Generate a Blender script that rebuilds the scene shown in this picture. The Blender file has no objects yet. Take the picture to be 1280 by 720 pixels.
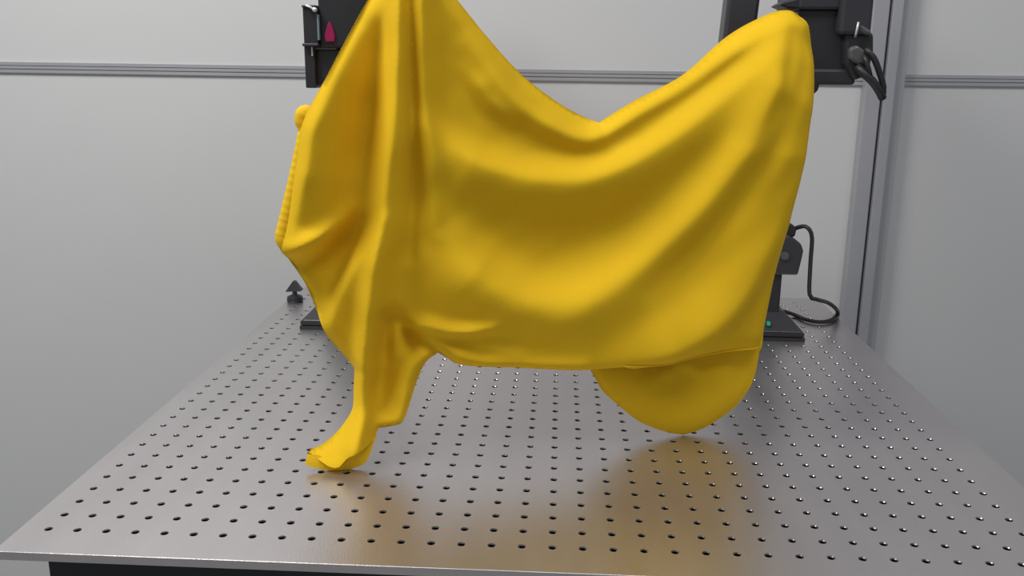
import bpy, bmesh, math, random
import numpy as np
from mathutils import Vector, Matrix
from mathutils.geometry import delaunay_2d_cdt

random.seed(4)
scene = bpy.context.scene
col = scene.collection

# ------------------------------------------------------------------ camera
cam_data = bpy.data.cameras.new('camera')
cam_data.lens = 31.565
cam_data.sensor_width = 36.0
cam_data.clip_start = 0.01
cam = bpy.data.objects.new('camera', cam_data)
col.objects.link(cam)
cam.matrix_world = Matrix(((0.998457, -0.022160, 0.050916, 0.01229),
                           (0.054745, 0.239282, -0.969406, -0.66486),
                           (0.009299, 0.970697, 0.240126, 0.38318),
                           (0, 0, 0, 1)))
scene.camera = cam

# ------------------------------------------------------------------ light
world = bpy.data.worlds.new('room_light')
scene.world = world
world.use_nodes = True
world.node_tree.nodes['Background'].inputs[0].default_value = (0.93, 0.97, 1.0, 1)
world.node_tree.nodes['Background'].inputs[1].default_value = 0.29


def area_light(name, loc, target, sx, sy, power, colour):
    d = bpy.data.lights.new(name, 'AREA')
    d.shape = 'RECTANGLE'
    d.size, d.size_y, d.energy, d.color = sx, sy, power, colour
    o = bpy.data.objects.new(name, d)
    o.location = loc
    o.rotation_euler = (Vector(target) - Vector(loc)).to_track_quat('-Z', 'Y').to_euler()
    col.objects.link(o)


area_light('ceiling_lamp', (-1.05, -0.3, 1.75), (-0.3, 0.1, 0), 1.0, 0.5, 37, (1.0, 0.98, 0.95))
area_light('ceiling_lamp', (0.6, -0.5, 1.9), (0.6, -0.4, 0), 1.0, 0.5, 13, (0.97, 0.95, 1.0))

scene.view_settings.view_transform = 'Standard'
scene.view_settings.look = 'None'
scene.view_settings.exposure = -0.1
scene.view_settings.gamma = 1.0


# ------------------------------------------------------------------ materials
def material(name, colour, rough=0.5, metal=0.0, noise=0.0, noise_scale=40.0, bump=0.0, bump_scale=200.0,
             stretch=(1, 1, 1), emit=None, sheen=0.0, translucent=0.0, rough_var=0.0, spec=0.5):
    m = bpy.data.materials.new(name)
    m.use_nodes = True
    nt = m.node_tree
    b = nt.nodes['Principled BSDF']
    b.inputs['Base Color'].default_value = (*colour, 1)
    b.inputs['Roughness'].default_value = rough
    b.inputs['Metallic'].default_value = metal
    b.inputs['Specular IOR Level'].default_value = spec
    if sheen:
        b.inputs['Sheen Weight'].default_value = sheen
        b.inputs['Sheen Roughness'].default_value = 0.4
    tc = nt.nodes.new('ShaderNodeTexCoord')
    mp = nt.nodes.new('ShaderNodeMapping')
    mp.inputs['Scale'].default_value = stretch
    nt.links.new(tc.outputs['Object'], mp.inputs['Vector'])
    nz = nt.nodes.new('ShaderNodeTexNoise')
    nz.inputs['Scale'].default_value = noise_scale
    nz.inputs['Detail'].default_value = 5
    nt.links.new(mp.outputs['Vector'], nz.inputs['Vector'])
    if noise:
        mx = nt.nodes.new('ShaderNodeMix')
        mx.data_type = 'RGBA'
        mx.inputs['A'].default_value = (*[c * (1 - noise) for c in colour], 1)
        mx.inputs['B'].default_value = (*[min(1, c * (1 + noise)) for c in colour], 1)
        nt.links.new(nz.outputs['Fac'], mx.inputs['Factor'])
        nt.links.new(mx.outputs['Result'], b.inputs['Base Color'])
    if rough_var:
        mr = nt.nodes.new('ShaderNodeMapRange')
        mr.inputs['To Min'].default_value = rough - rough_var
        mr.inputs['To Max'].default_value = rough + rough_var
        nt.links.new(nz.outputs['Fac'], mr.inputs['Value'])
        nt.links.new(mr.outputs['Result'], b.inputs['Roughness'])
    if bump:
        n2 = nt.nodes.new('ShaderNodeTexNoise')
        n2.inputs['Scale'].default_value = bump_scale
        n2.inputs['Detail'].default_value = 3
        nt.links.new(mp.outputs['Vector'], n2.inputs['Vector'])
        bp = nt.nodes.new('ShaderNodeBump')
        bp.inputs['Strength'].default_value = bump
        bp.inputs['Distance'].default_value = 0.001
        nt.links.new(n2.outputs['Fac'], bp.inputs['Height'])
        nt.links.new(bp.outputs['Normal'], b.inputs['Normal'])
    if emit:
        b.inputs['Emission Color'].default_value = (*emit[0], 1)
        b.inputs['Emission Strength'].default_value = emit[1]
    if translucent:
        tr = nt.nodes.new('ShaderNodeBsdfTranslucent')
        tr.inputs['Color'].default_value = (colour[0], colour[1] * 0.75, colour[2] * 0.5, 1)
        ms = nt.nodes.new('ShaderNodeMixShader')
        ms.inputs['Fac'].default_value = translucent
        nt.links.new(b.outputs[0], ms.inputs[1])
        nt.links.new(tr.outputs[0], ms.inputs[2])
        nt.links.new(ms.outputs[0], nt.nodes['Material Output'].inputs['Surface'])
    return m


M = {
    'wall': material('wall_panel', (0.60, 0.605, 0.61), 0.45, noise=0.03, noise_scale=2.5),
    'trim': material('trim_aluminium', (0.40, 0.405, 0.43), 0.42, metal=0.25, noise=0.06, noise_scale=8),
    'groove': material('trim_groove', (0.12, 0.12, 0.13), 0.6),
    'floor': material('floor_vinyl', (0.30, 0.30, 0.29), 0.5, noise=0.1, noise_scale=6),
    'steel': material('brushed_steel', (0.60, 0.572, 0.582), 0.36, metal=0.93, noise=0.06, noise_scale=30,
                      bump=0.14, bump_scale=700, rough_var=0.05, stretch=(1, 0.25, 1)),
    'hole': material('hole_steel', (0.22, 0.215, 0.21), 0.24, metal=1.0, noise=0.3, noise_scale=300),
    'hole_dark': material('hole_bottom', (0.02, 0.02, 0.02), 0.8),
    'underframe': material('underframe_black', (0.012, 0.013, 0.018), 0.6, noise=0.2),
    'cloth': material('yellow_jersey', (0.84, 0.535, 0.014), 0.85, noise=0.03, noise_scale=60, bump=0.25,
                      bump_scale=900, translucent=0.14, spec=0.2),
    'rib': material('yellow_rib', (0.88, 0.56, 0.02), 0.85, noise=0.06, noise_scale=120, bump=0.3,
                    bump_scale=700, translucent=0.1, spec=0.2),
    'black': material('arm_black_plastic', (0.022, 0.022, 0.026), 0.42, noise=0.15, noise_scale=25),
    'dark': material('arm_dark_metal', (0.048, 0.048, 0.056), 0.38, metal=0.3, noise=0.15, noise_scale=25),
    'grey': material('arm_grey_plastic', (0.085, 0.085, 0.09), 0.4, noise=0.1),
    'clip': material('pale_metal_clip', (0.75, 0.76, 0.78), 0.35, metal=0.3),
    'cable': material('black_cable_sleeve', (0.018, 0.018, 0.02), 0.5, noise=0.2),
    'magenta': material('magenta_indicator', (0.20, 0.008, 0.06), 0.4, emit=((0.6, 0.01, 0.14), 0.16)),
    'green': material('green_status_light', (0.02, 0.3, 0.15), 0.4, emit=((0.02, 0.8, 0.4), 0.15)),
    'blue': material('pale_blue_edge', (0.18, 0.26, 0.30), 0.3),
}


# ------------------------------------------------------------------ helpers
def link(o, parent=None):
    col.objects.link(o)
    if parent:
        o.parent = parent
    return o


def obj(name, bm, mat, parent=None, smooth=False, bevel=0.0):
    me = bpy.data.meshes.new(name)
    bm.normal_update()
    bm.to_mesh(me)
    bm.free()
    for m in (mat if isinstance(mat, (list, tuple)) else [mat]):
        me.materials.append(m)
    if smooth:
        for p in me.polygons:
            p.use_smooth = True
    o = bpy.data.objects.new(name, me)
    link(o, parent)
    if bevel:
        b = o.modifiers.new('bevel', 'BEVEL')
        b.width = bevel
        b.segments = 2
        b.limit_method = 'ANGLE'
    return o


def thing(name, label, cat, group=None):
    o = bpy.data.objects.new(name, None)
    o.empty_display_size = 0.05
    link(o)
    o['label'] = label
    o['category'] = cat
    if group:
        o['group'] = group
    return o


def add_box(bm, x0, x1, y0, y1, z0, z1, mi=0):
    v = [bm.verts.new(p) for p in ((x0, y0, z0), (x1, y0, z0), (x1, y1, z0), (x0, y1, z0),
                                   (x0, y0, z1), (x1, y0, z1), (x1, y1, z1), (x0, y1, z1))]
    for f in ((3, 2, 1, 0), (4, 5, 6, 7), (0, 1, 5, 4), (1, 2, 6, 5), (2, 3, 7, 6), (3, 0, 4, 7)):
        bm.faces.new([v[i] for i in f]).material_index = mi


def box(*a):
    bm = bmesh.new()
    add_box(bm, *a)
    return bm


def add_prism(bm, poly, y0, y1):
    """polygon in (x, z) pushed from y0 to y1"""
    a = [bm.verts.new((x, y0, z)) for x, z in poly]
    b = [bm.verts.new((x, y1, z)) for x, z in poly]
    k = len(poly)
    bm.faces.new(a)
    bm.faces.new(b[::-1])
    for i in range(k):
        bm.faces.new((a[i], b[i], b[(i + 1) % k], a[(i + 1) % k]))
    bmesh.ops.recalc_face_normals(bm, faces=bm.faces[:])


def prism(poly, y0, y1):
    bm = bmesh.new()
    add_prism(bm, poly, y0, y1)
    return bm


def add_lathe(bm, prof, c, axis='Z', seg=24):
    """profile of (radius, height) turned about an axis through c"""
    rings = []
    for r, h in prof:
        ring = []
        for i in range(seg):
            a = 2 * math.pi * i / seg
            u, v = r * math.cos(a), r * math.sin(a)
            p = {'Z': (u, v, h), 'Y': (u, h, v), 'X': (h, u, v)}[axis]
            ring.append(bm.verts.new((c[0] + p[0], c[1] + p[1], c[2] + p[2])))
        rings.append(ring)
    for a, b in zip(rings, rings[1:]):
        for i in range(seg):
            bm.faces.new((a[i], a[(i + 1) % seg], b[(i + 1) % seg], b[i]))
    bm.faces.new(rings[0][::-1])
    bm.faces.new(rings[-1])
    bmesh.ops.recalc_face_normals(bm, faces=bm.faces[:])


def lathe(prof, c, axis='Z', seg=24):
    bm = bmesh.new()
    add_lathe(bm, prof, c, axis, seg)
    return bm


def spline(pts, step):
    """Catmull-Rom curve through pts, resampled about every step"""
    P = [np.array(p, float) for p in pts]
    if len(P) == 2:
        P = [P[0], (P[0] + P[1]) / 2, P[1]]
    Q = [2 * P[0] - P[1]] + P + [2 * P[-1] - P[-2]]
    out = []
    for i in range(1, len(Q) - 2):
        p0, p1, p2, p3 = Q[i - 1:i + 3]
        k = max(2, int(np.linalg.norm(p2 - p1) / step + 0.5))
        for j in range(k):
            t = j / k
            out.append(0.5 * (2 * p1 + (p2 - p0) * t + (2 * p0 - 5 * p1 + 4 * p2 - p3) * t * t
                              + (3 * p1 - p0 - 3 * p2 + p3) * t ** 3))
    out.append(P[-1])
    return out


def add_tube(bm, pts, ra, rb=None, seg=10, rfun=None):
    """elliptical tube along 3D points; ra sideways, rb along the frame's other axis"""
    rb = rb or ra
    P = [Vector(p) for p in pts]
    up = Vector((0, -1, 0))
    rings = []
    for i, p in enumerate(P):
        d = (P[min(i + 1, len(P) - 1)] - P[max(i - 1, 0)]).normalized()
        s = d.cross(up)
        s = s.normalized() if s.length > 1e-5 else Vector((1, 0, 0))
        w = s.cross(d).normalized()
        k = rfun(i / (len(P) - 1)) if rfun else 1
        rings.append([bm.verts.new(p + s * (ra * k * math.cos(a)) + w * (rb * k * math.sin(a)))
                      for a in (2 * math.pi * j / seg for j in range(seg))])
    for a, b in zip(rings, rings[1:]):
        for i in range(seg):
            bm.faces.new((a[i], a[(i + 1) % seg], b[(i + 1) % seg], b[i]))
    bm.faces.new(rings[0][::-1])
    bm.faces.new(rings[-1])
    bmesh.ops.recalc_face_normals(bm, faces=bm.faces[:])


def tube(pts, ra, rb=None, seg=10, rfun=None, step=0.006):
    bm = bmesh.new()
    add_tube(bm, spline(pts, step), ra, rb, seg, rfun)
    return bm


# ------------------------------------------------------------------ the setting
def struct(name, bm, mat, parent=None, **k):
    o = obj(name, bm, mat, parent, **k)
    if not parent:
        o['kind'] = 'structure'
    return o


FLOOR_Z = -0.78
struct('floor', box(-3.2, 3.2, -2.2, 1.1, FLOOR_Z - 0.05, FLOOR_Z), M['floor'])
wall = struct('wall_back', box(-3.2, 3.2, 0.965, 1.0, FLOOR_Z, 2.3), M['groove'])
RAIL_L, RAIL_R = 0.372, 0.3655
XP0, XP1 = 0.525, 0.590
for x0, x1, z0, z1 in ((-3.2, XP0 + 0.01, FLOOR_Z, 0.368), (-3.2, XP0 + 0.01, 0.368, 2.3),
                       (XP1 - 0.01, 3.2, FLOOR_Z, 0.3655), (XP1 - 0.01, 3.2, 0.3655, 2.3)):
    obj('panel', box(x0, x1, 0.945, 0.966, z0 + 0.0005, z1 - 0.0005), M['wall'], wall)


def rail(name, x0, x1, z0, z1, h):
    """horizontal aluminium rail with two shallow grooves along its face"""
    bm = bmesh.new()
    for a, b, y in ((-0.5, -0.2, 0.9405), (-0.2, -0.12, 0.9435), (-0.12, 0.14, 0.9405), (0.14, 0.2, 0.9435), (0.2, 0.5, 0.9405)):
        vs = [(x0, y, z0 + a * h), (x1, y, z1 + a * h), (x1, 0.946, z1 + a * h), (x0, 0.946, z0 + a * h),
              (x0, y, z0 + b * h), (x1, y, z1 + b * h), (x1, 0.946, z1 + b * h), (x0, 0.946, z0 + b * h)]
        v = [bm.verts.new(p) for p in vs]
        for f in ((3, 2, 1, 0), (4, 5, 6, 7), (0, 1, 5, 4), (1, 2, 6, 5), (2, 3, 7, 6), (3, 0, 4, 7)):
            bm.faces.new([v[i] for i in f])
    return struct(name, bm, M['trim'])


rail('trim_1', -3.2, XP0, 0.3821, 0.3660, 0.0185)
rail('trim_2', XP1, 3.2, 0.3662, 0.3640, 0.0175)
post = struct('trim_3', prism([(XP0, FLOOR_Z), (XP1, FLOOR_Z), (XP1, 2.3), (XP0, 2.3)], 0.936, 0.966), M['trim'])
w = XP1 - XP0
for a, b, y in ((0.0, 0.40, 0.921), (0.46, 0.72, 0.915), (0.745, 1.0, 0.924)):
    obj('flange', box(XP0 + a * w, XP0 + b * w, y, 0.9365, FLOOR_Z, 2.3), M['trim'], post, bevel=0.0012)
obj('slot', box(XP0 + 0.40 * w, XP0 + 0.46 * w, 0.932, 0.9362, FLOOR_Z, 2.3), M['groove'], post)

# ------------------------------------------------------------------ optical table
TX0, TX1, TY0, TY1 = -0.4375, 0.4575, -0.0375, 0.855
table = thing('optical_table', 'grey steel optical table with a square grid of threaded holes', 'table')


def breadboard():
    P, N, seg = 0.025, 34, 16
    top, bore = bmesh.new(), bmesh.new()
    ring = []
    for i in range(seg):
        a = 2 * math.pi * (i + 0.5) / seg + math.pi / 4
        c, s = math.cos(a), math.sin(a)
        ring.append((c, s))
    rv, rf, bv, bf, bm_i = [], [], [], [], []
    h = P / 2
    sq = []
    for i in range(4):
        for j in range(4):
            t = -1 + 2 * j / 4
            sq.append([(1, t), (-t, 1), (-1, -t), (t, -1)][i])
    cir = [(math.cos(math.atan2(y, x)), math.sin(math.atan2(y, x))) for x, y in sq]
    for r in range(N):
        for c in range(N):
            cx, cy = -0.4125 + c * P, r * P
            n0 = len(rv)
            rv += [(cx + h * x, cy + h * y, 0) for x, y in sq]
            rv += [(cx + 0.0034 * x, cy + 0.0034 * y, 0) for x, y in cir]
            for i in range(16):
                j = (i + 1) % 16
                rf.append((n0 + i, n0 + j, n0 + 16 + j, n0 + 16 + i))
            n0 = len(bv)
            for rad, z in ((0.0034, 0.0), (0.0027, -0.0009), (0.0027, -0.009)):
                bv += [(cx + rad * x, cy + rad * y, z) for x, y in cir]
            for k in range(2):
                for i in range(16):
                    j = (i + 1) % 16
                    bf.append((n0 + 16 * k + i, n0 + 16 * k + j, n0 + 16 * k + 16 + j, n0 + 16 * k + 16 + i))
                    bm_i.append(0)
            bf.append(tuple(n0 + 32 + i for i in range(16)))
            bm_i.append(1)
    gx0, gx1, gy0, gy1 = -0.425, 0.425, -0.0125, 0.8375
    T, R = 0.0075, 0.0004

    def quad(*p):
        n0 = len(rv)
        rv.extend(p)
        rf.append(tuple(range(n0, n0 + len(p))))
    X0, X1, Y0, Y1 = TX0 + R, TX1 - R, TY0 + R, TY1 - R
    quad((X0, Y0, 0), (X1, Y0, 0), (X1, gy0, 0), (X0, gy0, 0))
    quad((X0, gy1, 0), (X1, gy1, 0), (X1, Y1, 0), (X0, Y1, 0))
    quad((X0, gy0, 0), (gx0, gy0, 0), (gx0, gy1, 0), (X0, gy1, 0))
    quad((gx1, gy0, 0), (X1, gy0, 0), (X1, gy1, 0), (gx1, gy1, 0))
    loops = [[(X0, Y0, 0), (X1, Y0, 0), (X1, Y1, 0), (X0, Y1, 0)],
             [(TX0, TY0, -R), (TX1, TY0, -R), (TX1, TY1, -R), (TX0, TY1, -R)],
             [(TX0, TY0, -T), (TX1, TY0, -T), (TX1, TY1, -T), (TX0, TY1, -T)]]
    for a, b in zip(loops, loops[1:]):
        for i in range(4):
            j = (i + 1) % 4
            quad(b[i], b[j], a[j], a[i])
    for name, v, f, mi, mats in (('tabletop', rv, rf, None, [M['steel']]),
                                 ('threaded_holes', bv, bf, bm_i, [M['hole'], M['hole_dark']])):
        me = bpy.data.meshes.new(name)
        me.from_pydata(v, [], f)
        for m in mats:
            me.materials.append(m)
        if mi:
            me.polygons.foreach_set('material_index', mi)
        b = bmesh.new()
        b.from_mesh(me)
        bmesh.ops.remove_doubles(b, verts=b.verts, dist=1e-6)
        b.to_mesh(me)
        b.free()
        o = bpy.data.objects.new(name, me)
        link(o, table)
        if name == 'threaded_holes':
            o['kind'] = 'stuff'


breadboard()
obj('underframe', box(-0.398, 0.42, -0.030, 0.82, -0.125, -0.0072), M['underframe'], table, bevel=0.002)
for x in (-0.34, 0.36):
    for y in (0.05, 0.74):
        bm = box(x - 0.035, x + 0.035, y - 0.035, y + 0.035, FLOOR_Z + 0.02, -0.125)
        add_lathe(bm, [(0.045, 0), (0.045, 0.014), (0.02, 0.02)], (x, y, FLOOR_Z))
        obj('leg', bm, M['underframe'], table)


# ------------------------------------------------------------------ the garment
# the shirt hangs near a vertical plane: s runs along it, z is height, relief comes out towards the room
PA = 0.226073
ORG = Vector((-0.2, 0.155, 0))
ES = Vector((math.cos(PA), math.sin(PA), 0))
EN = Vector((math.sin(PA), -math.cos(PA), 0))


def foot(z):
    t = np.clip((0.085 - z) / 0.085, 0, 1)
    return 0.030 * t * t * (3 - 2 * t)


SIDE_LEFT = [(0.0713, 0.4947), (0.039, 0.4389), (0.0091, 0.3869), (-0.0174, 0.3424), (-0.0259, 0.3267), (-0.0315, 0.2978), (-0.041, 0.2649), (-0.0499, 0.2314), (-0.0513, 0.2179), (-0.0433, 0.2039), (-0.027, 0.1756), (-0.0117, 0.1306), (0.0026, 0.1089), (0.0159, 0.0935)]
SLEEVE_LEFT = [(0.0159, 0.0935), (0.0144, 0.0712), (0.0131, 0.056), (0.0066, 0.0439), (-0.0037, 0.0321), (-0.0161, 0.023), (-0.0309, 0.0168)]
CUFF_EDGE = [(-0.0309, 0.0168), (-0.0209, 0.0125), (-0.0097, 0.008), (-0.0014, 0.0083), (0.0089, 0.0195), (0.019, 0.0239), (0.0345, 0.0279)]
SLEEVE_RIGHT = [(0.0345, 0.0279), (0.0378, 0.034), (0.0472, 0.0363), (0.0607, 0.0411), (0.0685, 0.0561), (0.0764, 0.0758), (0.0871, 0.0975), (0.099, 0.1044)]
SIDE_BOTTOM = [(0.099, 0.1044), (0.1093, 0.0973), (0.1237, 0.0907), (0.1724, 0.0866), (0.222, 0.0833), (0.2531, 0.0834), (0.2895, 0.0877), (0.3322, 0.0935), (0.3935, 0.095), (0.4407, 0.0964)]
SIDE_RIGHT = [(0.4407, 0.0964), (0.4436, 0.127), (0.4515, 0.181), (0.4584, 0.2228), (0.4607, 0.2656), (0.4634, 0.3018), (0.4658, 0.3413), (0.4662, 0.3724), (0.465, 0.4029), (0.4622, 0.4239), (0.4544, 0.4357)]
SIDE_TOP = [(0.4544, 0.4357), (0.4384, 0.4383), (0.4191, 0.4328), (0.3815, 0.4123), (0.3368, 0.3753), (0.2884, 0.3495), (0.2573, 0.3306)]
SIDE_TOP_B = [(0.2573, 0.3306), (0.2381, 0.3382), (0.216, 0.3501), (0.1802, 0.3763), (0.1485, 0.4089), (0.1213, 0.4406), (0.0963, 0.4687), (0.0713, 0.4947)]
SLEEVE_SEAM = [(0.0159, 0.0935), (0.0213, 0.1178), (0.0295, 0.1353), (0.0458, 0.1427), (0.0651, 0.1396), (0.082, 0.1266), (0.099, 0.1044)]

# folds: control points, height in mm at each, width in metres on the two sides (left / right of travel)
FOLDS = [
    # rim folds under the sagging top edge
    ([(0.1285, 0.4023), (0.1699, 0.3522), (0.2087, 0.3262), (0.2404, 0.3155), (0.2576, 0.3215), (0.3184, 0.3579), (0.3807, 0.3996), (0.4276, 0.4293)], [2.1, 7, 7, 7, 4.2, 7, 7, 2.1], 0.0085, 0.0109),
    ([(0.0871, 0.325), (0.1244, 0.2981), (0.1705, 0.2817), (0.2177, 0.2766), (0.2573, 0.2831), (0.3049, 0.3044), (0.3521, 0.3374), (0.3987, 0.378), (0.4407, 0.4221)], [5.6, 14, 14, 15.4, 15.4, 14, 14, 14, 4.2], 0.0155, 0.0357),
    ([(0.0973, 0.2321), (0.1241, 0.1938), (0.1636, 0.166), (0.2122, 0.1561), (0.2611, 0.1726), (0.3175, 0.2153), (0.3651, 0.2628), (0.4033, 0.3179), (0.4325, 0.3722), (0.4484, 0.4102)], [5.1, 17, 17, 18.7, 18.7, 17, 17, 17, 17, 3.4], 0.0248, 0.0357),
    ([(0.2551, 0.1005), (0.3227, 0.1104), (0.3815, 0.1424), (0.4206, 0.2045), (0.4445, 0.2819), (0.457, 0.38)], [7.6, 19, 19, 19, 19, 7.6], 0.0543, 0.0233),
    ([(0.4556, 0.4141), (0.437, 0.3684), (0.4166, 0.31), (0.3828, 0.2505), (0.3434, 0.2023), (0.3027, 0.1746)], [-2.4, -6, -6, -6, -4.8, -1.8], 0.0132, 0.0155),
    ([(0.4404, 0.425), (0.4295, 0.3874), (0.4176, 0.349), (0.3994, 0.314)], [-0.9, -3, -3, -1.2], 0.0085, 0.0085),
    ([(0.065, 0.1379), (0.0702, 0.1255), (0.0716, 0.1139)], [-6.0, -10, -5.0], 0.0062, 0.0062),
    ([(0.1269, 0.3788), (0.1396, 0.363), (0.1487, 0.3499), (0.17, 0.3337)], [1.5, 5, 5, 2.0], 0.0078, 0.007),
    ([(0.1398, 0.1092), (0.2385, 0.0945), (0.3491, 0.1032), (0.4187, 0.115)], [1.6, 6.4, 8.8, 4.8], 0.0775, 0.0124),
    # long pleat down to the sleeve, and the creases beside it
    ([(0.0661, 0.4799), (0.0622, 0.3979), (0.0562, 0.3265), (0.0463, 0.2523), (0.0348, 0.1869), (0.027, 0.1273), (0.0203, 0.0617), (0.0115, 0.0284)], [9.0, 12.0, 15, 15, 15, 16.5, 15, 7.5], 0.0186, 0.0078),
    ([(0.0766, 0.4802), (0.0761, 0.3698), (0.0759, 0.2745), (0.0717, 0.2055)], [-9, -9, -7.2, -2.7], 0.0047, 0.0054),
    ([(0.0844, 0.4805), (0.0853, 0.3982), (0.0874, 0.341), (0.092, 0.2968), (0.0942, 0.2283)], [7, 7, 7, 5.6, 2.8], 0.0109, 0.0062),
    # shoulder hollow and the flap behind the neck
    ([(0.0245, 0.425), (0.0003, 0.3763), (-0.0128, 0.3338), (-0.0222, 0.2831), (-0.03, 0.2386)], [7.5, 15, 16.5, 15, 6.0], 0.0403, 0.0093),
    ([(0.0547, 0.446), (0.0464, 0.3977), (0.0379, 0.3482), (0.0291, 0.2973), (0.0233, 0.2526)], [-4.8, -12, -14.4, -12, -6.0], 0.0109, 0.0264),
    ([(0.0438, 0.2409), (0.0195, 0.2053), (0.0043, 0.1745), (-0.0066, 0.1448)], [3.6, 9, 9, 5.4], 0.0264, 0.0039),
    ([(0.0364, 0.2464), (0.0121, 0.2055), (-0.0038, 0.1779), (-0.0146, 0.1531)], [-2.1, -7, -7, -3.5], 0.0054, 0.0186),
    ([(-0.0488, 0.2102), (-0.0302, 0.2189), (-0.0077, 0.2305), (0.0188, 0.2512)], [4.8, 8, 8, 2.4], 0.0078, 0.0062),
    ([(-0.0333, 0.199), (-0.0163, 0.2001), (0.0026, 0.2112), (0.0295, 0.2374)], [-6.3, -9, -9, -2.7], 0.0093, 0.0093),
    # bunched cloth at the armhole
    ([(0.0705, 0.1385), (0.0845, 0.1396), (0.108, 0.1329), (0.1318, 0.1328), (0.151, 0.1361)], [5.4, 9, 9, 9, 3.6], 0.0054, 0.0062),
    ([(0.075, 0.1286), (0.0858, 0.1183), (0.0983, 0.1094), (0.1077, 0.1015)], [-4.0, -8, -8, -4.8], 0.0031, 0.0039),
    ([(0.0828, 0.1266), (0.1039, 0.1141), (0.1277, 0.1014), (0.1723, 0.0959), (0.2385, 0.0945)], [3.0, 6, 6, 6, 3.0], 0.0078, 0.0078),
    ([(0.0489, 0.1442), (0.0435, 0.1103), (0.0377, 0.0691), (0.0337, 0.0355)], [-10, -12.0, -10, -5.0], 0.0109, 0.0109),
    ([(0.0595, 0.1357), (0.0554, 0.122), (0.0535, 0.1057)], [3.0, 5, 2.0], 0.0039, 0.0039),
    ([(0.0856, 0.1084), (0.0721, 0.0966), (0.0654, 0.076), (0.0616, 0.0424)], [5.6, 7, 7, 2.8], 0.0078, 0.0109),
    ([(0.1238, 0.1133), (0.1438, 0.1157), (0.1722, 0.1077), (0.2049, 0.1079)], [1.2, 3, 3, 0.9], 0.0062, 0.0062),
    ([(-0.0207, 0.0031), (-0.001, 0.0069), (0.0152, 0.0238), (0.0239, 0.0488)], [3.0, 5, 5, 2.0], 0.0062, 0.0078),
]


def polydist(pts, line):
    """distance to polyline, position along it (0..n-1), and side sign"""
    best = np.full(len(pts), 1e9)
    pos = np.zeros(len(pts))
    side = np.ones(len(pts))
    L = np.array(line)
    for i in range(len(L) - 1):
        a, b = L[i], L[i + 1]
        d = b - a
        t = np.clip(((pts - a) @ d) / max(d @ d, 1e-12), 0, 1)
        q = a + t[:, None] * d
        r = pts - q
        dist = np.hypot(r[:, 0], r[:, 1])
        m = dist < best
        best[m] = dist[m]
        pos[m] = i + t[m]
        side[m] = (d[0] * r[m, 1] - d[1] * r[m, 0]) / (math.hypot(*d) * dist[m] + 1e-9)
    return best, pos, side


FOLD_GAIN = 1.7


def relief(pts, folds):
    h = np.zeros(len(pts))
    for line, amps, wl, wr in folds:
        fine = np.array(spline(line, 0.008))
        apos = np.linspace(0, len(line) - 1, len(fine))
        d, pos, side = polydist(pts, fine)
        amp = np.interp(np.interp(pos, np.arange(len(fine)), apos), np.arange(len(line)), amps)
        wd = (wl + wr) / 2 + (wl - wr) / 2 * side
        h += amp * FOLD_GAIN * 0.001 * np.exp(-(d / wd) ** 2)
    return h


class Relief:
    """fold heights on a 2 mm grid, softened the way cloth rounds its own creases"""

    def __init__(self, folds, lo=(-0.14, -0.03), hi=(0.58, 0.60), step=0.002, sigma=1.4):
        self.lo, self.step = np.array(lo), step
        xs, zs = np.arange(lo[0], hi[0], step), np.arange(lo[1], hi[1], step)
        X, Z = np.meshgrid(xs, zs, indexing='ij')
        H = relief(np.stack([X.ravel(), Z.ravel()], 1), folds).reshape(X.shape)
        k = np.exp(-0.5 * (np.arange(-5, 6) / sigma) ** 2)
        k /= k.sum()
        for ax in (0, 1):
            pad = [(0, 0), (0, 0)]
            pad[ax] = (5, 5)
            Q = np.pad(H, pad, mode='edge')
            H = sum(k[i] * np.take(Q, range(i, i + H.shape[ax]), axis=ax) for i in range(11))
        self.H = H

    def __call__(self, pts):
        g = (pts - self.lo) / self.step
        n = np.array(self.H.shape)
        g = np.clip(g, 0, n - 2.001)
        i = g.astype(int)
        f = g - i
        a, b = i[:, 0], i[:, 1]
        u, v = f[:, 0], f[:, 1]
        H = self.H
        return (H[a, b] * (1 - u) * (1 - v) + H[a + 1, b] * u * (1 - v) + H[a, b + 1] * (1 - u) * v + H[a + 1, b + 1] * u * v)


def ripple(pts):
    x, z = pts[:, 0], pts[:, 1]
    return 0.0006 * (np.sin(61 * x + 23 * z + 1.1) * np.sin(47 * z - 31 * x) + 0.6 * np.sin(113 * x - 71 * z + 0.6) * np.sin(90 * z + 2))


def inside(pts, poly):
    x, y = pts[:, 0], pts[:, 1]
    c = np.zeros(len(pts), bool)
    P = np.array(poly)
    for a, b in zip(P, np.roll(P, -1, axis=0)):
        hit = ((a[1] > y) != (b[1] > y)) & (x < (b[0] - a[0]) * (y - a[1]) / (b[1] - a[1] + 1e-15) + a[0])
        c ^= hit
    return c


def loop(*sides, step=0.0035):
    out = []
    for s in sides:
        out += [tuple(p) for p in spline(s, step)[:-1]]
    return out


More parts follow.
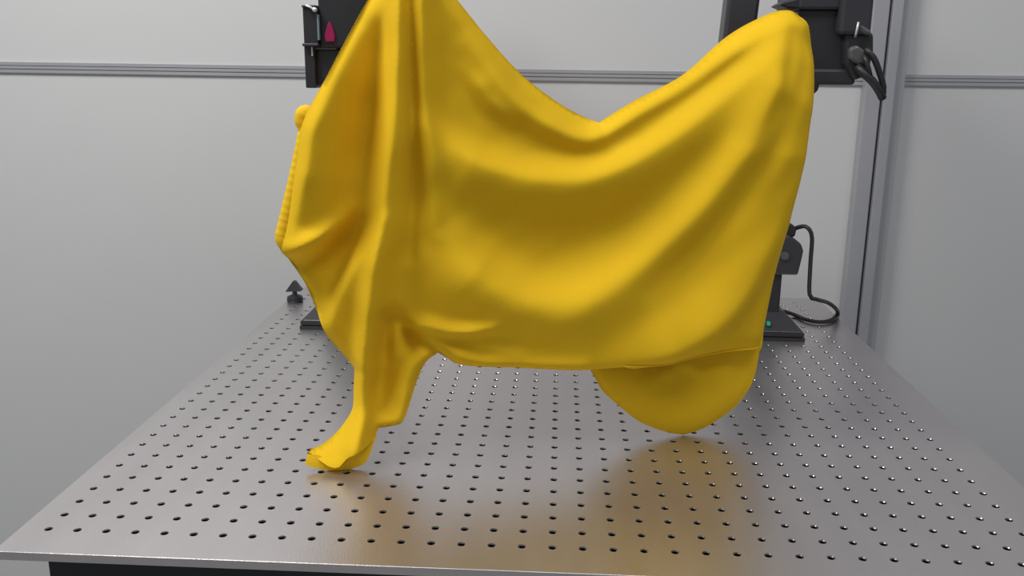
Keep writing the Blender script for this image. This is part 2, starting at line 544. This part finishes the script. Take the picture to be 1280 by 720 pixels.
def sheet(name, poly, height, mat, parent, step=0.0038, thick=0.0022):
    """cloth panel: the outline triangulated over a fine grid, lifted by height(pts)"""
    P = np.array(poly)
    lo, hi = P.min(0), P.max(0)
    gx = np.arange(lo[0], hi[0], step)
    gz = np.arange(lo[1], hi[1], step * 0.9)
    G = np.array([(x + (0.5 * step if j % 2 else 0), z) for j, z in enumerate(gz) for x in gx])
    G = G[inside(G, P)]
    d, _, _ = polydist(G, list(P) + [P[0]])
    G = G[d > step * 0.55]
    pts = [Vector(p) for p in P] + [Vector(p) for p in G]
    k = len(P)
    r = delaunay_2d_cdt(pts, [(i, (i + 1) % k) for i in range(k)], [], 1, 1e-7)
    V = np.array([(v[0], v[1]) for v in r[0]])
    e = 0.002
    h = height(V)
    hs = (height(V + (e, 0)) - height(V - (e, 0))) / (2 * e)
    hz = (height(V + (0, e)) - height(V - (0, e))) / (2 * e)
    front, back, nf = [], [], []
    for (sq, z), k, a, b in zip(V, h, hs, hz):
        nrm = (EN - ES * float(a) - Vector((0, 0, float(b)))).normalized()
        p = ORG + ES * float(sq) + Vector((0, 0, float(z))) + EN * float(k)
        p.z = max(p.z, 0.0004)
        front.append(tuple(p))
        q = p - nrm * thick
        back.append((q.x, q.y, max(q.z, 0.0004)))
        nf.append(tuple(nrm))
    nv = len(front)
    F = [tuple(f) for f in r[2]]
    count = {}
    for f in F:
        for i, j in zip(f, f[1:] + f[:1]):
            count[(i, j)] = 1
    rim = [(j, i, i + nv, j + nv) for (i, j) in count if (j, i) not in count]
    me = bpy.data.meshes.new(name)
    me.from_pydata(front + back, [], F + [tuple(i + nv for i in f[::-1]) for f in F] + rim)
    me.materials.append(mat)
    for p in me.polygons:
        p.use_smooth = True
    me.normals_split_custom_set_from_vertices(nf + [tuple(-c for c in q) for q in nf])
    o = bpy.data.objects.new(name, me)
    link(o, parent)
    return o


shirt = thing('yellow_shirt', 'yellow short sleeved shirt held up by two robot arms above the table', 'shirt')
OUTLINE = loop(SIDE_LEFT, SLEEVE_LEFT, CUFF_EDGE, SLEEVE_RIGHT, SIDE_BOTTOM, SIDE_RIGHT, SIDE_TOP, SIDE_TOP_B)
ROLL_EDGE = loop(SIDE_TOP, SIDE_TOP_B, SIDE_LEFT, SLEEVE_LEFT)
ROLL_RIGHT = loop(SLEEVE_RIGHT, SIDE_BOTTOM[:7])
ROLL_SIDE = loop(SIDE_RIGHT)


def roll(pts, line, r, depth):
    d, _, _ = polydist(pts, line)
    t = np.clip(1 - d / r, 0, 1)
    return -depth * t * t


front_relief = Relief(FOLDS)


def front_height(pts):
    h = front_relief(pts) + ripple(pts) + foot(pts[:, 1])
    h += roll(pts, ROLL_EDGE, 0.016, 0.014) + roll(pts, ROLL_RIGHT, 0.009, 0.008) + roll(pts, ROLL_SIDE, 0.013, 0.010)
    return h


body = loop(SIDE_LEFT, SLEEVE_SEAM, SIDE_BOTTOM, SIDE_RIGHT, SIDE_TOP, SIDE_TOP_B)
slv = loop(SLEEVE_LEFT, CUFF_EDGE, SLEEVE_RIGHT, SLEEVE_SEAM[::-1])
sheet('front_panel', body, front_height, M['cloth'], shirt)
sheet('sleeve', slv, front_height, M['cloth'], shirt, step=0.003)

# the back panel shows below the front hem at the right
BACK = [(0.1113, 0.427), (0.0816, 0.3983), (0.0649, 0.296), (0.0628, 0.1957), (0.109, 0.1291), (0.1822, 0.1007), (0.241, 0.0937), (0.2595, 0.0727), (0.2695, 0.0554), (0.2893, 0.0365), (0.3121, 0.0179), (0.3394, 0.0062), (0.3613, 0.0007)]
BACK_B = [(0.3613, 0.0007), (0.3853, 0.0079), (0.4177, 0.0282), (0.4376, 0.0564), (0.4458, 0.0912)]
BACK_C = [(0.4458, 0.0912), (0.4498, 0.1415), (0.4608, 0.2519), (0.4633, 0.3487), (0.4576, 0.4106), (0.4368, 0.4269)]
BACK_D = [(0.4368, 0.4269), (0.3773, 0.3907), (0.2984, 0.3407), (0.2604, 0.3192), (0.2186, 0.3369), (0.1714, 0.3703), (0.1113, 0.427)]
BACK_FOLDS = [
    ([(0.3077, 0.0632), (0.3462, 0.0771), (0.3774, 0.0702), (0.4083, 0.074)], [0.5, 2.5, 2.5, 1.25], 0.007, 0.0085),
    ([(0.3399, 0.0809), (0.3687, 0.0671), (0.3869, 0.0608)], [-1.0, -2, -0.6], 0.0047, 0.0047),
    ([(0.2815, 0.0733), (0.326, 0.0445), (0.3625, 0.0244), (0.3972, 0.0405)], [2.8, 7, 7, 2.8], 0.0264, 0.0233),
    ([(0.2195, 0.1934), (0.3008, 0.2157), (0.3798, 0.2945), (0.4241, 0.3721)], [-3.2, -8, -8, -2.4], 0.0465, 0.0465),
]
BACK_EDGE = loop(BACK[6:], BACK_B)


back_relief = Relief(BACK_FOLDS)


def back_height(pts):
    return -0.014 + 0.009 * np.clip((0.11 - pts[:, 1]) / 0.06, 0, 1) + back_relief(pts) + ripple(pts) + roll(pts, BACK_EDGE, 0.010, 0.004)


sheet('back_panel', loop(BACK, BACK_B, BACK_C, BACK_D), back_height, M['cloth'], shirt, step=0.005)


def on_cloth(pts, h):
    """2D garment points to world points standing h(pts) off the plane"""
    P = np.array(pts)
    q = h(P)
    return [ORG + ES * float(s) + Vector((0, 0, float(z))) + EN * float(k) for (s, z), k in zip(P, q)]


# sleeve hem: the turned cuff seen below the sleeve edge, resting on the table
CUFF = [[(-0.031, 0.0178), (-0.0332, 0.0083), (-0.0228, 0.0037), (-0.0124, 0.0005), (0.0005, -0.0013), (0.0137, 0.002), (0.0246, 0.0076), (0.0346, 0.029)], [(0.0346, 0.029), (0.0192, 0.0284), (0.0075, 0.0248), (-0.0028, 0.0139), (-0.0096, 0.0129), (-0.0209, 0.0157), (-0.031, 0.0178)]]
sheet('sleeve_hem', loop(*CUFF), lambda p: -0.0038 + foot(p[:, 1]) + ripple(p), M['rib'], shirt, step=0.003)
# ribbed collar along the neck opening
COLLAR = [(-0.0218, 0.3224), (-0.0241, 0.3338), (-0.021, 0.3402), (-0.0169, 0.3374), (-0.0212, 0.3209), (-0.0273, 0.2963), (-0.0351, 0.267), (-0.043, 0.2388), (-0.0466, 0.2253), (-0.0434, 0.2169), (-0.0346, 0.2182), (-0.0249, 0.2225)]
cp = spline(COLLAR, 0.0012)
bm = bmesh.new()
add_tube(bm, on_cloth(cp, lambda p: -0.006 + 0 * p[:, 0]), 0.0068, 0.0058, 14,
         lambda t: (0.45 + 0.55 * min(1, 6 * (1 - t), 0.5 + 5 * t)) * (1 + 0.025 * math.sin(t * 150)))
obj('collar', bm, M['rib'], shirt, smooth=True)
# stitched hem line along the front bottom edge
HEM = [(0.2807, 0.0942), (0.3063, 0.0943), (0.3495, 0.0949), (0.3934, 0.0955), (0.4361, 0.0971)]
bm = bmesh.new()
add_tube(bm, on_cloth(spline(HEM, 0.004), lambda p: front_height(p) + 0.0003), 0.0011, 0.0016, 8)
obj('hem', bm, M['rib'], shirt, smooth=True)


# ------------------------------------------------------------------ robot arms
def bar(bm, a, b, wx, wy):
    """rectangular bar from a to b"""
    a, b = Vector(a), Vector(b)
    d = (b - a).normalized()
    s = d.cross(Vector((0, 1, 0))) if abs(d.y) < 0.9 else d.cross(Vector((0, 0, 1)))
    s.normalize()
    t = s.cross(d).normalized()
    v = []
    for p in (a, b):
        for i, j in ((-1, -1), (1, -1), (1, 1), (-1, 1)):
            v.append(bm.verts.new(p + s * (i * wx / 2) + t * (j * wy / 2)))
    for f in ((3, 2, 1, 0), (4, 5, 6, 7), (0, 1, 5, 4), (1, 2, 6, 5), (2, 3, 7, 6), (3, 0, 4, 7)):
        bm.faces.new([v[i] for i in f])
    bmesh.ops.recalc_face_normals(bm, faces=bm.faces[:])


def arm_base(t, cx, m):
    """base plate, sloping housing, shoulder column and motor; m = +1 when the motor faces right"""
    x0, x1 = cx - 0.058, cx + 0.058
    bm = box(x0, x1, 0.596, 0.76, 0.0, 0.0055)
    add_box(bm, x0 + 0.001, x1 - 0.001, 0.598, 0.758, 0.007, 0.0125)
    add_box(bm, x0 + 0.004, x1 - 0.004, 0.601, 0.755, 0.005, 0.0075)
    obj('base_plate', bm, M['black'], t)
    bm = bmesh.new()
    lo = [(x0 + 0.002, 0.600, 0.0125), (x1 - 0.002, 0.600, 0.0125), (x1 - 0.002, 0.75, 0.0125), (x0 + 0.002, 0.75, 0.0125)]
    hi = [(cx - 0.034, 0.635, 0.036), (cx + 0.034, 0.635, 0.036), (cx + 0.034, 0.72, 0.036), (cx - 0.034, 0.72, 0.036)]
    v = [bm.verts.new(p) for p in lo + hi]
    for f in ((3, 2, 1, 0), (4, 5, 6, 7), (0, 1, 5, 4), (1, 2, 6, 5), (2, 3, 7, 6), (3, 0, 4, 7)):
        bm.faces.new([v[i] for i in f])
    obj('base_housing', bm, M['dark'], t, bevel=0.002)
    obj('shoulder_column', box(cx - 0.030, cx + 0.0275, 0.632, 0.705, 0.030, 0.094), M['black'], t, bevel=0.003)


right = thing('robot_arm', 'black robot arm at the right, its wrist holding up the right shirt corner', 'robot arm', None)
cx = 0.312
arm_base(right, cx, 1)
bm = prism([(cx - 0.035, 0.092), (cx + 0.048, 0.092), (cx + 0.052, 0.118), (cx + 0.053, 0.128), (cx + 0.049, 0.138), (cx + 0.040, 0.145),
            (cx + 0.030, 0.150), (cx - 0.035, 0.150)], 0.625, 0.695)
sh = obj('shoulder_motor', bm, M['dark'], right, bevel=0.003)
obj('bolt', lathe([(0.006, 0), (0.006, 0.003), (0.004, 0.004)], (cx + 0.026, 0.6215, 0.121), 'Y', 12), M['grey'], sh)
bm = prism([(cx - 0.02, 0.145), (cx + 0.043, 0.145), (cx + 0.045, 0.158), (cx + 0.037, 0.165), (cx - 0.02, 0.17)], 0.64, 0.68)
obj('shoulder_joint', bm, M['black'], right, bevel=0.003)
bm = bmesh.new()
bar(bm, (cx + 0.012, 0.655, 0.155), (cx + 0.012, 0.63, 0.63), 0.034, 0.040)
obj('upper_arm', bm, M['black'], right, bevel=0.004)
bm = lathe([(0.03, -0.032), (0.032, -0.028), (0.032, 0.028), (0.03, 0.032)], (cx + 0.005, 0.63, 0.64), 'X')
obj('elbow_joint', bm, M['dark'], right)
bm = bmesh.new()
bar(bm, (cx, 0.62, 0.64), (0.212, 0.36, 0.63), 0.036, 0.036)
bar(bm, (0.213, 0.355, 0.650), (0.197, 0.355, 0.375), 0.034, 0.034)
obj('forearm', bm, M['dark'], right, bevel=0.004)
obj('wrist', lathe([(0.024, 0), (0.026, 0.004), (0.026, 0.045), (0.02, 0.07)], (0.195, 0.34, 0.385), 'X'), M['black'], right)
gb = obj('gripper_body', box(*(0.2481, 0.3005, 0.29, 0.36, 0.3714, 0.4431)), M['black'], right, bevel=0.004)
obj('top_cover', box(*(0.2453, 0.2936, 0.284, 0.359, 0.4404, 0.4796)), M['dark'], gb, bevel=0.003)
obj('lower_rail', box(*(0.2624, 0.3085, 0.285, 0.335, 0.3676, 0.3833)), M['dark'], gb, bevel=0.003)
bm = prism([(0.2264, 0.4448), (0.2309, 0.4479), (0.2555, 0.4541), (0.2566, 0.4412), (0.2353, 0.4418)], 0.285, 0.325)
obj('finger', bm, M['black'], right, bevel=0.0015)
bm = prism([(0.2451, 0.3719), (0.2738, 0.3722), (0.2723, 0.3619), (0.2672, 0.3571), (0.2463, 0.3568)], 0.285, 0.32)
obj('finger', bm, M['black'], right, bevel=0.0015)
bm = box(*(0.285, 0.3167, 0.276, 0.326, 0.4159, 0.4715))
cm = obj('camera_housing', bm, M['dark'], right, bevel=0.004)
bm = prism([(0.2917, 0.419), (0.3206, 0.4192), (0.3227, 0.3992), (0.3202, 0.3853), (0.3134, 0.3743), (0.3042, 0.3718), (0.2947, 0.3881)], 0.280, 0.33)
obj('wrist_motor', bm, M['black'], right, bevel=0.004)
bm = prism([(0.2961, 0.4035), (0.3036, 0.4067), (0.3152, 0.3991), (0.3164, 0.3883), (0.3071, 0.3867), (0.2971, 0.3928)], 0.274, 0.29)
obj('connector', bm, M['grey'], right, bevel=0.003)
bm = prism([(0.3041, 0.4264), (0.3155, 0.4204), (0.3169, 0.4143), (0.3065, 0.4173)], 0.272, 0.29)
obj('connector', bm, M['grey'], right, bevel=0.003)
obj('wire', tube([(0.3013, 0.271, 0.4278), (0.2999, 0.269, 0.4202), (0.3008, 0.275, 0.4143)], 0.0011), M['clip'], right, smooth=True)
obj('wire', tube([(0.3112, 0.272, 0.4021), (0.3184, 0.268, 0.3944), (0.326, 0.27, 0.3807), (0.332, 0.272, 0.3668), (0.3333, 0.275, 0.3565)], 0.0030, 0.0045), M['cable'], right, smooth=True)
obj('wire', tube([(0.3064, 0.276, 0.3851), (0.3113, 0.27, 0.379), (0.3195, 0.269, 0.3721), (0.327, 0.27, 0.3636), (0.3334, 0.275, 0.3557)], 0.0042, 0.0045), M['cable'], right, smooth=True)
obj('wire', tube([(0.3096, 0.27, 0.3959), (0.3131, 0.266, 0.3867), (0.3171, 0.268, 0.3775)], 0.0022), M['cable'], right, smooth=True)
obj('status_light', box(*(0.317, 0.321, 0.604, 0.61, 0.0213, 0.0261)), M['green'], right)
obj('cable', tube([(0.3577, 0.65, 0.1572), (0.364, 0.64, 0.1615), (0.3694, 0.63, 0.161), (0.3763, 0.63, 0.1471), (0.3775, 0.63, 0.1082), (0.3803, 0.63, 0.0627), (0.3916, 0.635, 0.0545), (0.4189, 0.67, 0.041), (0.441, 0.7, 0.0247), (0.4594, 0.7439, 0.004), (0.4394, 0.7048, 0.004), (0.4162, 0.6915, 0.004), (0.398, 0.7058, 0.004), (0.3874, 0.7328, 0.004), (0.3637, 0.7255, 0.012)], 0.0030, 0.0042), M['cable'], right, smooth=True)

left = thing('robot_arm', 'black robot arm at the left, gripper with magenta light behind the yellow shirt', 'robot arm', None)
cx = -0.311
arm_base(left, cx, -1)
obj('shoulder_motor', prism([(cx + 0.045, 0.092), (cx + 0.045, 0.150), (cx - 0.012, 0.150), (cx - 0.014, 0.092)], 0.625, 0.695), M['dark'], left, bevel=0.003)
bm = bmesh.new()
bar(bm, (cx + 0.045, 0.655, 0.14), (cx + 0.065, 0.63, 0.63), 0.034, 0.040)
obj('upper_arm', bm, M['black'], left, bevel=0.004)
obj('elbow_joint', lathe([(0.03, -0.032), (0.032, -0.028), (0.032, 0.028), (0.03, 0.032)], (cx + 0.065, 0.63, 0.64), 'X'), M['dark'], left)
bm = bmesh.new()
bar(bm, (cx + 0.065, 0.62, 0.64), (-0.195, 0.32, 0.62), 0.036, 0.036)
bar(bm, (-0.195, 0.315, 0.64), (-0.195, 0.30, 0.44), 0.036, 0.036)
obj('forearm', bm, M['dark'], left, bevel=0.004)
gb = obj('gripper_body', box(*(-0.2338, -0.1812, 0.262, 0.322, 0.3991, 0.4756)), M['black'], left, bevel=0.003)
obj('lower_housing', box(*(-0.2434, -0.2028, 0.27, 0.32, 0.3618, 0.3984)), M['dark'], gb, bevel=0.002)
obj('lower_lip', box(*(-0.2417, -0.2171, 0.264, 0.314, 0.3974, 0.4002)), M['grey'], gb, bevel=0.001)
obj('bracket_plate', box(*(-0.2481, -0.2334, 0.258, 0.308, 0.4019, 0.4381)), M['black'], left, bevel=0.001)
obj('bracket_plate', box(*(-0.2494, -0.2387, 0.262, 0.312, 0.3593, 0.4012)), M['black'], left, bevel=0.001)
obj('bracket_lip', box(*(-0.2496, -0.2329, 0.256, 0.306, 0.4003, 0.4034)), M['dark'], left, bevel=0.001)
obj('bracket_lip', box(*(-0.2486, -0.2345, 0.256, 0.306, 0.4376, 0.4402)), M['dark'], left, bevel=0.001)
bm = bmesh.new()
add_tube(bm, [(-0.2436, 0.254, 0.4397), (-0.2388, 0.254, 0.4378), (-0.2349, 0.254, 0.4352)], 0.0011, seg=8)
add_lathe(bm, [(0.0022, 0), (0.0022, 0.004)], (-0.2344, 0.252, 0.4355), 'Y', 12)
obj('clip', bm, M['clip'], left, smooth=True)
obj('edge_strip', box(*(-0.2334, -0.2317, 0.256, 0.261, 0.4066, 0.4311)), M['blue'], left)
obj('edge_strip', box(*(-0.2416, -0.2404, 0.2605, 0.2645, 0.391, 0.3996)), M['clip'], left)
bm = prism([(-0.2268, 0.4051), (-0.2273, 0.4113), (-0.2245, 0.4206), (-0.2219, 0.4252), (-0.2189, 0.4191), (-0.2168, 0.4106), (-0.2178, 0.4052)], 0.2595, 0.264)
obj('indicator_light', bm, M['magenta'], left, bevel=0.001)
bm = bmesh.new()
bar(bm, (-0.178, 0.25, 0.47), (-0.150, 0.19, 0.505), 0.014, 0.020)
obj('finger', bm, M['black'], left, bevel=0.0015)
bm = bmesh.new()
bar(bm, (-0.170, 0.25, 0.455), (-0.135, 0.185, 0.488), 0.012, 0.020)
obj('finger', bm, M['black'], left, bevel=0.0015)

# ------------------------------------------------------------------ small clamp at the far left corner
clamp = thing('table_clamp', 'small black clamp standing on the far left corner of the steel table', 'clamp')
kx, ky, kz = (-0.4225, 0.755, 0.0)
obj('base', lathe([(0.0125, 0), (0.0135, 0.003), (0.0125, 0.009), (0.006, 0.012)], (kx, ky, 0)), M['black'], clamp)
obj('stem', lathe([(0.004, 0.0115), (0.004, 0.020)], (kx, ky, 0), seg=12), M['dark'], clamp)
bm = bmesh.new()
lo = [(-0.015, -0.004, 0.0170), (0.013, -0.008, 0.0195), (0.013, 0.008, 0.0195), (-0.015, 0.004, 0.0170)]
v = [bm.verts.new((kx + a, ky + b, c)) for a, b, c in lo]
ap = [bm.verts.new((kx + a, ky + b, 0.0365)) for a, b in ((-0.001, -0.002), (0.003, -0.002), (0.003, 0.002), (-0.001, 0.002))]
bm.faces.new(v[::-1])
bm.faces.new(ap)
for i in range(4):
    j = (i + 1) % 4
    bm.faces.new((v[i], v[j], ap[j], ap[i]))
obj('wing_knob', bm, M['dark'], clamp, bevel=0.001)
